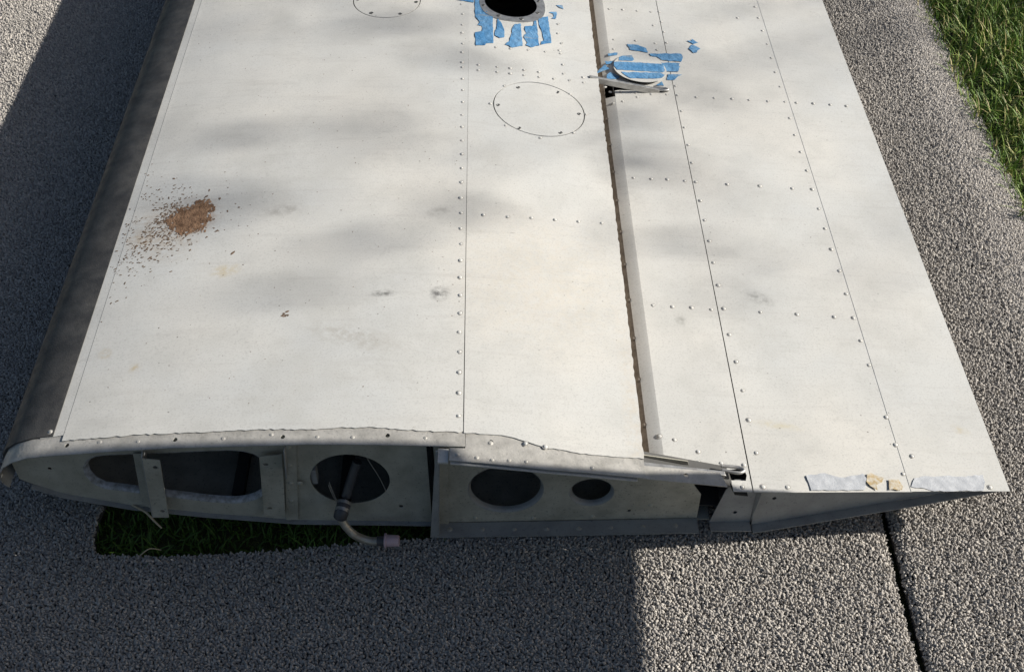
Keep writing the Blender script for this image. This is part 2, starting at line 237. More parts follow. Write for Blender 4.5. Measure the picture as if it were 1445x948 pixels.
def sheet(name, outline, holes, f3, off, mat, parent, grid=None, smooth=True, kind=None, angle=35):
    """flat-developed sheet metal: triangulated outline with holes, mapped to space by f3, thickened along off"""
    loops = [outline] + list(holes)
    pts, edges = [], []
    for l in loops:
        s = len(pts); pts += [Vector(p) for p in l]; edges += [(s + i, s + (i + 1) % len(l)) for i in range(len(l))]
    if grid:
        xs = [p[0] for p in outline]; ys = [p[1] for p in outline]
        for gx in np.arange(min(xs) + grid[0] * .5, max(xs), grid[0]):
            for gy in np.arange(min(ys) + grid[1] * .5, max(ys), grid[1]):
                q = (float(gx), float(gy))
                if inside(q, outline) and not any(inside(q, h) for h in holes): pts.append(Vector(q))
    v, e, f, *_ = delaunay_2d_cdt(pts, edges, [], 0, 1e-6)
    tris = []
    for t in f:
        c = (sum(v[i].x for i in t) / len(t), sum(v[i].y for i in t) / len(t))
        if inside(c, outline) and not any(inside(c, h) for h in holes): tris.append(tuple(t))
    n = len(v); o = Vector(off)
    top = [Vector(f3(p.x, p.y)) for p in v]
    V = top + [p + o for p in top]
    cnt = {}
    for t in tris:
        for i in range(3):
            a, b = t[i], t[(i + 1) % 3]; cnt[(a, b)] = cnt.get((a, b), 0) + 1
    F = list(tris) + [tuple(n + i for i in reversed(t)) for t in tris]
    for (a, b) in cnt:
        if (b, a) not in cnt: F.append((b, a, n + a, n + b))
    used = sorted({i for q in F for i in q}); idx = {k: i for i, k in enumerate(used)}
    return mesh(name, [V[k] for k in used], [tuple(idx[k] for k in q) for q in F], mat, parent, smooth, angle, kind)
def loft(name, prof, y0, y1, mat, parent, thick=0.0, ny=1, closed=False, angle=40):
    """profile (x, z) drawn out along the span"""
    n = len(prof); V, F = [], []
    inner = []
    for i in range(n):
        a = prof[max(i - 1, 0)]; b = prof[min(i + 1, n - 1)]
        t = Vector((b[0] - a[0], b[1] - a[1])).normalized(); inner.append((prof[i][0] + t.y * thick, prof[i][1] - t.x * thick))
    ring = list(prof) + (inner[::-1] if thick else [])
    m = len(ring)
    for k in range(ny + 1):
        y = y0 + (y1 - y0) * k / ny
        V += [(p[0], y, p[1]) for p in ring]
    lim = m if (thick or closed) else m - 1
    for k in range(ny):
        for i in range(lim):
            j = (i + 1) % m; F.append((k * m + i, k * m + j, (k + 1) * m + j, (k + 1) * m + i))
    if thick:
        for k in (0, ny):
            for i in range(n - 1): F.append((k * m + i, k * m + i + 1, k * m + m - 2 - i, k * m + m - 1 - i))
    return mesh(name, V, F, mat, parent, True, angle)
def box(name, lo, hi, mat, parent=None, bev=.0, M=None):
    bm = bmesh.new(); bmesh.ops.create_cube(bm, size=1)
    for v in bm.verts:
        v.co = Vector([(lo[i] + hi[i]) / 2 + v.co[i] * (hi[i] - lo[i]) for i in range(3)])
    if bev: bmesh.ops.bevel(bm, geom=bm.edges[:], offset=bev, segments=2, affect='EDGES', profile=.6)
    if M: bm.transform(M)
    me = bpy.data.meshes.new(name); bm.to_mesh(me); bm.free()
    return link(name, me, mat, parent)
def smooth_path(P, n=6):
    P = [Vector(p) for p in P]; out = []
    for i in range(len(P) - 1):
        a, b, c, d = P[max(i - 1, 0)], P[i], P[i + 1], P[min(i + 2, len(P) - 1)]
        for k in range(n):
            t = k / n
            out.append(.5 * ((2 * b) + (c - a) * t + (2 * a - 5 * b + 4 * c - d) * t * t + (3 * b - a - 3 * c + d) * t ** 3))
    return out + [P[-1]]
def tube(name, P, rad, mat, parent=None, n=12, smooth=6):
    """round bar along a path; rad is a number or one radius for each given point"""
    R = rad if isinstance(rad, (list, tuple)) else [rad] * len(P)
    Q = smooth_path(P, smooth) if smooth > 1 else [Vector(p) for p in P]
    rr = np.interp(np.linspace(0, len(P) - 1, len(Q)), range(len(P)), R)
    V, F = [], []; up = Vector((0.13, .31, .94))
    for i, q in enumerate(Q):
        t = (Q[min(i + 1, len(Q) - 1)] - Q[max(i - 1, 0)]).normalized()
        a = t.cross(up).normalized(); b = a.cross(t)
        V += [q + (a * math.cos(2 * math.pi * k / n) + b * math.sin(2 * math.pi * k / n)) * rr[i] for k in range(n)]
    for i in range(len(Q) - 1):
        for k in range(n): F.append((i * n + k, i * n + (k + 1) % n, (i + 1) * n + (k + 1) % n, (i + 1) * n + k))
    F += [tuple(range(n))[::-1], tuple((len(Q) - 1) * n + k for k in range(n))]
    return mesh(name, V, F, mat, parent, True, 50)
def dome_mesh(name, r, h, mat, n=10, ring=None):
    V, F = [], []
    for (a, b) in ((1.45, .04), (1, .10), (.97, .25), (.72, .75), (.32, .98)):
        V += [(r * a * math.cos(2 * math.pi * k / n), r * a * math.sin(2 * math.pi * k / n), h * b) for k in range(n)]
    for i in range(4):
        for k in range(n): F.append((i * n + k, i * n + (k + 1) % n, (i + 1) * n + (k + 1) % n, (i + 1) * n + k))
    F.append(tuple(4 * n + k for k in range(n)))
    me = bpy.data.meshes.new(name); me.from_pydata(V, [], F); me.polygons.foreach_set('use_smooth', [True] * len(F)); me.materials.append(mat); me.materials.append(ring or mat)
    for k in range(n): me.polygons[k].material_index = 1
    return me
def screw_mesh(name, r, mat, n=14):
    bm = bmesh.new()
    bmesh.ops.create_cone(bm, cap_ends=True, segments=n, radius1=r, radius2=r * .8, depth=.0012)
    for f in list(bm.faces):
        if f.normal.z > .9:
            g = bmesh.ops.inset_individual(bm, faces=[f], thickness=r * .35, depth=-.0006)
    me = bpy.data.meshes.new(name); bm.to_mesh(me); bm.free(); me.materials.append(mat); return me

# ------------------------------------------------------------------ wing section (x, z), ground at z = 0
G = .035
_T = np.array([(-.70, .1752), (-.69, .1765), (-.6, .187), (-.5, .193), (-.41, .196), (-.32, .197), (-.25, .1965), (-.17, .194), (-.07, .1865), (0, .178), (.1, .1625), (.2, .1455), (.21, .1438)])
_c = np.polyfit(_T[:, 0], _T[:, 1], 6)
def top(x): return float(np.polyval(_c, x)) + G
def flap(x): return .103 - .101 * (x - .237) + G
def slope(fn, x): return (fn(x + .002) - fn(x - .002)) / .004
NOSE = [(x, z + G) for x, z in ((-.72, .172), (-.745, .1625), (-.762, .150), (-.772, .135), (-.775, .119), (-.770, .106), (-.757, .093), (-.73, .0755))]
_B = np.array([(-.757, .096), (-.73, .0755), (-.7, .059), (-.598, .025), (-.483, .002), (-.345, -.019), (-.132, -.029), (0, -.0315), (.18, -.030), (.32, -.026)])
def bottom(x): return float(np.interp(x, _B[:, 0], _B[:, 1])) + G
Y1 = 2.3                                                    # the wing goes on beyond the frame to here

wing = tag(empty('aircraft_wing'), 'detached white riveted aircraft wing lying on grey carpet with its open root end showing', 'wing')

def jit(P, a): return [(x + random.uniform(-a, a) * .3, y + random.uniform(-a, a)) for x, y in P]
onM = lambda x, y: (x, y, top(x) + .0012)
onS = lambda x, y: (x, y, top(x) - .0004)

# ---- skins of the fixed part
front_edge = []
fe = [p for p in strip_front_paint if p[0] > -.672 and p[0] < -.074]
for a, b in zip([(-.6715, fe[0][1])] + fe, fe + [(-.0727, fe[-1][1])]):
    n = max(2, int((b[0] - a[0]) / .006))
    front_edge += [(a[0] + (b[0] - a[0]) * k / n, a[1] + (b[1] - a[1]) * k / n + random.uniform(-.0012, .0016)) for k in range(n)]
c2 = (-.2549, 1.2405); r2 = .0725
front_skin = sheet('front_skin', front_edge + [(-.0727, .0095), (-.0733, Y1), (-.6715, Y1)], [circle(c2, r2 + .0021, 48)], onM, (0, 0, -.0011), PAINT, wing, (.028, .12))
sheet('nose_skin', [(-.708, .016), (-.6722, .018), (-.6722, Y1), (-.708, Y1)], [], lambda x, y: (x, y, top(x) + .0009), (0, 0, -.001), PAINT, wing, (.012, .2))
c1 = (.0697, .8645); r1 = .0905; c3 = (.019, 1.258); r3 = .0585
aft_edge = [(-.0712, .0062), (-.0603, .0057), (-.0338, .0066), (-.02, .0062), (-.002, .0052), (.024, -.004), (.0497, -.0111), (.075, -.0135), (.1038, -.016), (.15, -.0155), (.1847, -.0145), (.198, -.0155)]
ae = []
for a, b in zip(aft_edge[:-1], aft_edge[1:]):
    n = max(2, int((b[0] - a[0]) / .006)); ae += [(a[0] + (b[0] - a[0]) * k / n, a[1] + (b[1] - a[1]) * k / n + random.uniform(-.001, .0012)) for k in range(n)]
lip = []
for yy in np.arange(-.0155, Y1, .009):                    # ragged, chipped lip over the flap gap
    lip.append((.2 + random.choice((0, 0, 0, .0006, -.0008, -.0014)) + .0012 * math.sin(yy * 4), float(yy)))
aft_skin = sheet('aft_skin', ae + lip + [(.2, Y1), (-.0748, Y1)], [circle(c1, r1 + .0021, 56), circle(c3, r3 + .004, 40)], onM, (0, 0, -.0024), PAINT, wing, (.028, .12))
# ---- bare strips that the root fairing was screwed to
hol = lambda L, r=.0034: [circle(p, r, 10, r * 1.15) for p in L]
strip = sheet('root_strip', [(-.70, -.0185), (-.6, -.0205), (-.5, -.0195), (-.4, -.0208), (-.3, -.0195), (-.2, -.0205), (-.0695, -.0190), (-.0695, .03), (-.70, .03)], hol(strip_holes), onS, (0, 0, -.0015), BARE, wing, (.028, .02))
nose_prof = [(-.70, top(-.70) - .0004)] + NOSE[:-2] + [(-.766, .137)]
loft('nose_strip', nose_prof, -.019, .03, BARE, wing, -.0015)
loft('leading_edge_boot', [(-.688, top(-.688) + .0022), (-.7, top(-.7) + .003)] + [(x - .004 * max(0, min(1, (-.70 - x) / .04)), z + .0015) for x, z in NOSE] + [(-.70, bottom(-.70) - .004), (-.66, bottom(-.66) - .003)], .0175, Y1, BOOT, wing, -.0035, 1)
astrip = sheet('root_strip', [(-.0925, -.0459), (-.03, -.0485), (.0493, -.0513), (.12, -.0505), (.1868, -.0508), (.199, -.050), (.199, .02), (-.0688, .02), (-.0688, -.022), (-.092, -.0225)], hol(aft_holes, .004), lambda x, y: (x, y, top(x) - .0006), (0, 0, -.0012), BARE, wing, (.028, .02))
sheet('strip_backing', [(-.0905, -.0495), (.03, -.0545), (.1868, -.0545), (.1868, -.02), (-.09, -.025)], [], lambda x, y: (x, y, top(x) - .0045), (0, 0, -.0015), PAINT, wing, (.03, .03))
sheet('cream_tab', [(-.1091, -.0466), (-.0938, -.0462), (-.0935, -.0205), (-.1091, -.0205)], [], lambda x, y: (x, y, top(x) - .0055), (0, 0, -.004), PAINT, wing)
# rear fairing strip beside the flap cut-out
sheet('fairing_strip', [(.19, -.0508), (.2, -.0508), (.3245, -.0505), (.3155, -.024), (.19, -.026)], [circle((.262, -.036), .0036, 10)], lambda x, y: (x, y, .1805 - .18 * (x - .19)), (0, 0, -.0015), BARE, wing, (.03, .02))

# ---- under side and inner structure
bprof = [(x, bottom(x)) for x in (-.73, -.7, -.65, -.598, -.54, -.483, -.41, -.345, -.24, -.132, 0, .1, .18, .32)]
loft('bottom_skin', bprof, -.004, Y1, RIBM, wing, -.0015)
sheet('bottom_flange', [(-.1205, -.0305), (.08, -.0295), (.3, -.031), (.3, -.003), (-.1205, -.003)], [], lambda x, y: (x, y, bottom(x) + .0022), (0, 0, -.0016), RIBF, wing, (.05, .03))
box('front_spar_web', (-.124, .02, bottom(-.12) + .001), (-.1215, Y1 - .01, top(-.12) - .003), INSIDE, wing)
box('rear_spar_web', (.1885, .01, bottom(.19) + .001), (.1915, Y1 - .01, top(.19) - .004), GRIME, wing)
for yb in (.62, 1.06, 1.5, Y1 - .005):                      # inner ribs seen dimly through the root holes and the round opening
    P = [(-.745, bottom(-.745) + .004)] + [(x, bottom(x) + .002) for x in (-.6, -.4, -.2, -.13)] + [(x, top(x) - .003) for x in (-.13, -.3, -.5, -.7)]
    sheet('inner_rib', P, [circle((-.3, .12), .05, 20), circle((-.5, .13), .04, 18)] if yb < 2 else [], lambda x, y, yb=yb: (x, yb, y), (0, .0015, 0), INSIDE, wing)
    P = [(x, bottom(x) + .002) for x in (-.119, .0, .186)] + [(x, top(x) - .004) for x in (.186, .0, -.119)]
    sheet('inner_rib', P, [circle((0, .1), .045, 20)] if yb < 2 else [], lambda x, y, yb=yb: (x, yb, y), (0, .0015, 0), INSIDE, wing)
for xs in (-.45, -.28):
    box('stringer', (xs, .03, bottom(xs) + .002), (xs + .018, Y1 - .02, bottom(xs) + .016), INSIDE, wing)

# ---- root ribs
def offset_poly(P, d):
    n = len(P); out = []; c = (sum(p[0] for p in P) / n, sum(p[1] for p in P) / n)
    for i in range(n):
        a, b = Vector(P[i - 1]), Vector(P[(i + 1) % n]); t = (b - a).normalized(); nn = Vector((t.y, -t.x))
        if nn.dot(Vector(P[i]) - Vector(c)) < 0: nn = -nn
        out.append((P[i][0] + nn.x * d, P[i][1] + nn.y * d))
    return out
def rim(P, d, depth, y0, mat, parent, name='hole_rim'):
    """pressed edge of a lightening hole: slopes back from the web to the hole"""
    Q = offset_poly(P, d); n = len(P); V, F = [], []
    for k in range(5):
        t = k / 4; e = math.sin(t * math.pi / 2)
        V += [(Q[i][0] + (P[i][0] - Q[i][0]) * t, y0 + depth * (1 - math.cos(t * math.pi / 2)), Q[i][1] + (P[i][1] - Q[i][1]) * e) for i in range(n)]
    for k in range(4):
        for i in range(n): F.append((k * n + i, k * n + (i + 1) % n, (k + 1) * n + (i + 1) % n, (k + 1) * n + i))
    return mesh(name, V, F, mat, parent, True, 80)
rx = (-.70, -.65, -.598, -.54, -.483, -.41, -.345, -.24, -.1285)
R1 = [(-.7565, .1345)] + [(-.745, bottom(-.745) + .0025)] + [(x, bottom(x) + .0015) for x in rx] + [(x, top(x) - .004) for x in rx[::-1]] + [(-.735, .197), (-.757, .178)]
h_long = hole_long
h2 = circle((-.2503, .1212), .0615, 40)
front_rib = sheet('front_rib', R1, [offset_poly(h_long, .0065), h2, circle((-.7038, .1579), .0032, 10), circle((-.176, .0504), .0036, 10)], lambda x, y: (x, 0, y), (0, .0016, 0), RIBM, wing, (.05, .05))
rim(h_long, .0065, .010, 0, WHITEM, front_rib)
h3 = circle((-.0094, .0911), .0552, 40); h4 = circle((.1263, .0808), .0308, 32)
rx = (-.118, -.05, .02, .1, .18)
R2 = [(x, bottom(x) + .002) for x in rx] + [(.30, bottom(.30) + .002), (.30, .072), (.287, .095)] + [(.27, .156)] + [(x, top(x) - .006) for x in rx[::-1]]
aft_rib = sheet('aft_rib', R2, [offset_poly(h3, .005), offset_poly(h4, .005), circle((.1891, .0316), .003, 10)], lambda x, y: (x, -.001, y), (0, .0016, 0), RIBM, wing, (.05, .05))
rim(h3, .005, .009, -.001, RIBF, aft_rib); rim(h4, .005, .009, -.001, RIBF, aft_rib)
loft('lower_cap', [(x, bottom(x) + .002) for x in (-.74, -.7, -.65, -.598, -.54, -.483, -.41, -.345, -.24, -.13)], -.008, .0, RIBF, front_rib, .0016)
# spar end angle between the two ribs
sheet('spar_angle', [(-.1305, .0075), (-.1185, .0075), (-.1085, .225), (-.1125, .225)], [], lambda x, y: (x, -.0305, y), (0, .0016, 0), RIBF, wing)
sheet('spar_angle', [(-.0302, .0065), (0.0, .0065), (0.0, .222), (-.0302, .205)], [], lambda x, y: (-.1185 + .01 * (y / .222), x, y), (.0016, 0, 0), RIBF, wing)
sheet('spar_angle', [(-.1175, .0055), (-.1015, .0055), (-.0955, .196), (-.1085, .20)], [], lambda x, y: (x, -.0045, y), (0, .0016, 0), RIBM, wing)
# stiffener, doubler and the two loose brackets
flat = lambda yy: (lambda x, y: (x, yy, y))
sheet('stiffener', stiff, [], flat(-.0045), (0, .0014, 0), RIBM, wing)
db = sheet('doubler', dbl, [], flat(-.0035), (0, .0014, 0), RIBM, wing)
brA = sheet('bracket', brkA, [circle(p, .0038, 10) for p in brkA_h], flat(-.022), (0, .0016, 0), RIBM, wing)
a0, a1 = brkA[0], brkA[3]
sheet('flange', [(-.0222, 0), (-.001, 0), (-.001, 1), (-.012, 1.0), (-.0222, .94)], [], lambda u, t: (a1[0] + (a0[0] - a1[0]) * t, u, a1[1] + (a0[1] - a1[1] + .012) * t), (.0014, 0, 0), RIBF, brA)
brB = sheet('bracket', brkB, [circle(p, .0038, 10) for p in brkB_h], flat(-.0125), (0, .0016, 0), RIBM, wing)
sheet('flange', [(-.034, .1685), (-.030, .212), (-.030, .228), (-.0125, .222), (-.0125, .166)], [], lambda u, t: (-.3375 - (.20 - t) * .06, u, t), (.0014, 0, 0), RIBF, brB)
box('conduit_clip', (-.3115, .004, .105), (-.302, .02, .139), RIBF, wing, .002)

# ---- rivets, screws (one mesh each, shared)
RING = plain_material('rivet_dirt_ring', (.40, .395, .375), (.27, .26, .24), .7, 0, 240, .8)
RM = dome_mesh('rivet', .0037, .0016, RIVET, 10, RING); RS = dome_mesh('rivet', .0033, .0014, RIVET, 10, RING)
RB = dome_mesh('rivet', .0034, .0012, BARE); RR = dome_mesh('rivet', .0036, .0020, RIBM)
RG = dome_mesh('rivet', .0036, .0019, GRIME)
SC = screw_mesh('screw', .0050, SCREW)
def on_surface(name, me, p, fn, parent, dz=0.0):
    o = link(name, me, None, parent); x, y = p
    o.location = (x, y, fn(x) + dz); o.rotation_euler = (0, math.atan(-slope(fn, x)), random.uniform(0, 3)); k = random.uniform(.86, 1.08); o.scale = (k, k, k * random.uniform(.75, 1.1)); return o
def on_web(name, me, p, parent, y=0.0):
    o = link(name, me, None, parent); o.location = (p[0], y, p[1]); o.rotation_euler = (math.pi / 2, 0, 0); return o
for p in riv_main:
    on_surface('rivet', RM if p[1] < .75 else RS, p, top, front_skin if p[0] < -.0727 else aft_skin, .0012)
for p in strip_rivets: on_surface('rivet', RB, p, top, strip, -.0006)
for p in aft_rivets: on_surface('rivet', RB, p, top, astrip, -.0006)
for p in dbl_r: on_web('rivet', RR, p, db, -.0035)
for p in ((-.1062, .131), (-.1086, .1006), (-.1089, .0657), (-.1113, .0337), (-.0583, .0172), (.0355, .015), (.1305, .0167), (.235, .12), (.222, .045)): on_web('rivet', RR, p, aft_rib, -.001)
for x in np.arange(-.1, .28, .052):
    o = link('rivet', RB, None, aft_rib); o.location = (float(x), -.016, bottom(x) + .0022)
for (u, v) in ((-.694, .0255), ):
    o = on_surface('rivet', RB, (u, v), top, wing, .003); o.name = 'boot_screw'
# ---- access covers and the round opening
def cover(c, r, screws):
    o = sheet('access_cover', circle(c, r, 56), [], onM, (0, 0, -.0012), PAINT, wing, (.03, .03))
    for p in screws:
        s = on_surface('screw', SC, p, top, o, .0014)
    return o
cover(c1, r1, screws1); cover(c2, r2, screws2 + [(2 * c2[0] - p[0], 2 * c2[1] - p[1]) for p in screws2[2:]])
sheet('cover_seat', circle(c1, r1 + .012, 48), [circle(c1, r1 - .02, 40)], lambda x, y: (x, y, top(x) - .0045), (0, 0, -.001), INSIDE, wing)
sheet('cover_seat', circle(c2, r2 + .012, 48), [circle(c2, r2 - .02, 40)], lambda x, y: (x, y, top(x) - .0045), (0, 0, -.001), INSIDE, wing)
ro = [(c3[0] + (.07 if math.cos(a) < 0 else .077) * math.copysign(abs(math.cos(a)) ** .8, math.cos(a)), c3[1] + .076 * math.copysign(abs(math.sin(a)) ** .8, math.sin(a))) for a in np.linspace(0, 2 * math.pi, 48, endpoint=False)]
ring = sheet('opening_ring', ro, [circle(c3, r3, 40)], lambda x, y: (x, y, top(x) + .0028), (0, 0, -.0016), STEEL, wing, (.02, .02))
for k in range(8):
    a = k * math.pi / 4 + .35; on_surface('screw', SC, (c3[0] + .0655 * math.cos(a), c3[1] + .066 * math.sin(a)), top, ring, .0032)

# ---- flap
FZ = lambda x, y: (x, y, flap(x))
nprof = [(.2165, .0977 + G), (.221, .0992 + G), (.226, .1006 + G), (.231, .1018 + G), (.2350, .10265 + G), (.2378, .1030 + G)]
flap_o = loft('flap', [(x, z) for x, z in nprof], .012, 1.001, PAINT, wing, .0015, 1, angle=60)
tag(flap_o, 'hinged white trailing flap with two long seams')
loft('nose_panel', nprof, 1.0565, Y1, PAINT, flap_o, .0015, 1, angle=60)
loft('grime_band', [(.2040, .06 + G), (.2055, .084 + G), (.2080, .0915 + G), (.2120, .0957 + G), (.2166, .0979 + G)], .012, Y1, GRIME, flap_o, .001)
sheet('skin_panel', [(.2378, .0105), (.29, .007), (.333, .0034), (.350, .0062), (.358, .0052), (.3632, .0005), (.3644, -.0055), (.3612, -.0161), (.3384, -.0164), (.3387, -.0376), (.3687, -.0368),
                     (.3695, .55), (.3665, 1.42), (.365, Y1), (.2378, Y1), (.2378, 1.0545), (.30, 1.0495), (.3453, 1.0463), (.3555, 1.0420), (.3566, 1.0365), (.350, 1.031), (.3186, 1.0297), (.27, 1.028), (.2456, 1.0255), (.2378, 1.022)], [circle((.2997, 1.110), .053, 36)], FZ, (0, 0, -.0011), PAINT, flap_o, (.03, .15))
sheet('skin_panel', [(.3708, -.0367), (.45, -.033), (.54, -.027), (.6245, -.0215), (.6245, Y1), (.3665, Y1), (.368, 1.42), (.371, .55)], [], lambda x, y: (x, y, flap(x) - .0002), (0, 0, -.0011), PAINT, flap_o, (.04, .2))
sheet('skin_panel', [(.6225, -.0212), (.7000, -.0163), (.7856, -.0111), (.786, .7), (.7858, Y1), (.6165, Y1), (.6190, 1.46), (.6232, .65)], [], lambda x, y: (x, y, flap(x) + .0003), (0, 0, -.0008), PAINT, flap_o, (.04, .2))
yr = lambda x: -.0355 + (x - .375) * .0634
ff = [(p[0], p[2]) for p in flap_fold]
fx = [.3142] + [p[0] for p in flap_edge]; fz = [.044] + [p[2] for p in flap_edge]
fbot = lambda x: float(np.interp(x, [.3142, .3907, .4805, .6374, .7700], [.0145, .0105, .0265, .0540, .0800]))
xs = (.386, .43, .4805, .56, .6374, .70, .768)
end_rib = sheet('end_rib', [(x, fbot(x)) for x in xs] + [(x, flap(x) - .0013) for x in xs[::-1]], [circle((.413, .078), .0034, 10), circle((.402, .068), .0012, 8)], lambda x, y: (x, yr(x) + .018, y), (0, .0014, 0), RIBF, flap_o, (.05, .03))
sheet('end_flange', [(x, 0) for x in xs] + [(x, 1) for x in xs[::-1]], [], lambda x, t: (x, yr(x) + .018 - .0165 * t, fbot(x) - .0003 + .001 * t), (0, 0, -.0014), RIBF, flap_o, (.04, .3))
sheet('flap_bottom', [(.335, -.012), (.45, -.006), (.76, .006), (.784, -.006), (.784, Y1), (.335, Y1)], [], lambda x, y: (x, y, min(fbot(min(x, .77)), flap(x) - .003)), (0, 0, -.0014), RIBF, flap_o, (.04, .3))
sheet('gusset', [(.3185, .0125), (.3345, .095), (.345, .1215), (.3845, .1195), (.3835, .0125)], [circle((.357, .038), .0034, 10)], lambda x, y: (x, -.012, y), (0, .0016, 0), RIBF, flap_o)
sheet('gusset_flange', [(-.012, .014), (.03, .02), (.03, .12), (-.034, .1195), (-.026, .07)], [], lambda u, z: (.3845, u, z), (.0014, 0, 0), RIBF, flap_o)
sheet('foot_flange', [(.3185, -.012), (.3835, -.012), (.3835, -.031), (.3185, -.030)], [], lambda x, y: (x, y, .0132), (0, 0, -.0014), RIBF, flap_o)
box('flap_spar', (.366, .0, .05), (.3685, Y1, flap(.366) - .0022), INSIDE, flap_o)
sheet('nose_web', [(.008, .06), (Y1, .06), (Y1, .136), (.008, .136)], [], lambda u, z: (.236, u, z - .004), (.0012, 0, 0), INSIDE, flap_o)
loft('nose_underside', [(.2035, .088), (.215, .062), (.26, .046), (.335, .0405)], .0, Y1, INSIDE, flap_o, .001)
sheet('light_stop_plate', [(.185, -.030), (.2, -.030), (.335, -.0275), (.345, -.0275), (.366, -.0275), (.366, .0105), (.345, .0105), (.335, .0105), (.2, .0105), (.185, .0105)], [],
      lambda x, y: (x, y, float(np.interp(x, (.185, .2, .335, .345, .366), (.1800, .1685, .128, .106, .102)))), (0, 0, -.0012), INSIDE, wing, (.012, .03))  # added plate; keeps sun from leaking through the gap beside the arm
for p in riv_flap: on_surface('rivet', RM if p[1] < .8 else RS, p, flap, flap_o, .0009 if p[0] > .622 else 0)
for p in groove:
    o = link('rivet', RG, None, flap_o); o.location = (.2130, p[1], .0960 + G); o.rotation_euler = (0, -.75, 0); o.scale = (1.2,) * 3
# loose oval cover held down by blue tape
oc = (.2997, 1.108); orr = .0585
ov = sheet('round_cover', circle(oc, orr, 44), [], lambda x, y: (x, y, flap(x) + .0065 - .003 * (y - oc[1]) / orr), (0, 0, -.0014), PAINT, flap_o, (.02, .02))
# ---- hinge arms
def arm(P, w, h, parent=wing):
    a, b = Vector(P[0]), Vector(P[1]); d = (b - a); L = d.length; d.normalize(); s = d.cross(Vector((0, 0, 1))).normalized(); u = s.cross(d)
    M = Matrix((d, s, u)).transposed().to_4x4(); M.translation = a
    o = box('hinge_arm', (0, -w / 2, -h), (L, w / 2, 0), STEEL, parent, .0012, M)
    return o
a1_ = arm(((.1935, -.0165, .1725), (.3275, -.0150, .1435)), .0085, .014)
a2_ = arm(((.181, 1.003, .1885), (.336, 1.0315, .1345)), .0075, .013)
def loop(c, w, l, parent):
    P = [(c[0] - l, c[1] + w, c[2] + .004), (c[0], c[1] + w, c[2]), (c[0] + .008, c[1] + w * .6, c[2] - .001), (c[0] + .0105, c[1], c[2] - .001), (c[0] + .008, c[1] - w * .6, c[2] - .001), (c[0], c[1] - w, c[2]), (c[0] - l, c[1] - w * .4, c[2] + .003)]
    return tube('roller_loop', P, .0028, STEEL, parent, 10)
loop((.347, -.0058, .1395), .0055, .024, a1_); loop((.343, 1.0345, .1325), .004, .02, a2_)
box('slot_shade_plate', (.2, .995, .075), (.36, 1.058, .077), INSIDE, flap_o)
# ---- fuel pipe hanging from the second hole
pp = [Vector(p) for p in pipe]
hose = tube('fuel_pipe', pp[4:11], .0066, ALU, wing, 14)
tube('rubber_hose', [pp[0], pp[1], pp[2]], .0075, DARK, hose, 14)
sm = (pp[2] + pp[3]) / 2
tube('sleeve', [sm, pp[3], pp[4] + (pp[4] - pp[3]) * .1], [.0108, .0112, .0108], DARK, hose, 16, 3)
for q in (sm, pp[3]): tube('clamp', [q - (pp[3] - pp[2]).normalized() * .0025, q + (pp[3] - pp[2]).normalized() * .0025], .0118, STEEL, hose, 16, 1)
tube('end_seal', [pp[10] - Vector((.012, 0, 0)), pp[10] + Vector((.002, 0, 0))], .0078, DARK, hose, 14, 1)
e0, e1 = pp[10] + Vector((.0, 0, .001)), pp[12]
dd = (e1 - e0).normalized()
tube('cap', [e0, e0 + dd * .0025, e0 + dd * .003, e1 - dd * .002, e1], [.0120, .0120, .0098, .0090, .0080], PINK, hose, 20, 1)
wm = plain_material('thin_wire', (.45, .44, .40), (.30, .28, .25), .5, .4)
tube('wire', [(-.283, -.002, .118), (-.278, -.006, .092), (-.271, -.008, .071), (-.262, -.006, .078), (-.248, .01, .11)], .0007, wm, wing, 6)
tube('wire', [(-.236, .03, .178), (-.226, .015, .182), (-.221, .01, .160), (-.205, .003, .12), (-.196, .0, .085)], .0006, wm, wing, 6)
tube('wire', [(-.285, -.001, .110), (-.280, -.004, .085), (-.275, -.006, .074)], .0009, wm, wing, 6)

# ---- tape: each torn strip on its own
def tape(poly, fn, parent, mat=TAPE, lift=.0016, name='tape_strip'):
    poly = dense(poly, .006)
    poly = [(x + random.uniform(-.0007, .0007), y + random.uniform(-.0012, .0012)) for x, y in poly]
    ph = random.uniform(0, 6)
    return sheet(name, poly, [], lambda x, y: (x, y, fn(x) + lift + .0006 * math.sin(x * 260 + ph) * math.sin(y * 190 + ph)), (0, 0, -.0004), mat, parent, (.008, .01))
for P in tape_main: tape(P, top, wing, lift=.0024)
for P in tape_flap: tape(P, flap, flap_o, lift=.0014)
covz = lambda y: .0065 - .003 * (y - oc[1]) / orr
for P in tape_cover:
    P = [(x + random.uniform(-.0006, .0006), y + random.uniform(-.001, .001)) for x, y in dense(P, .006)]
    sheet('tape_strip', P, [], lambda x, y: (x, y, flap(x) + covz(y) + .0008 + .0003 * math.sin(x * 240 + y * 170)), (0, 0, -.0005), TAPE, flap_o, (.008, .01))
for P in foil:
    Q = [(x + random.uniform(-.003, .003), y + (random.uniform(-.006, .004) if y > .0 else 0)) for x, y in dense(P, .016)]
    tape(Q, flap, flap_o, FOIL, .0015, 'foil_tape')
for P in foil_tan: tape(P, flap, flap_o, TAN, .0022, 'adhesive_patch')

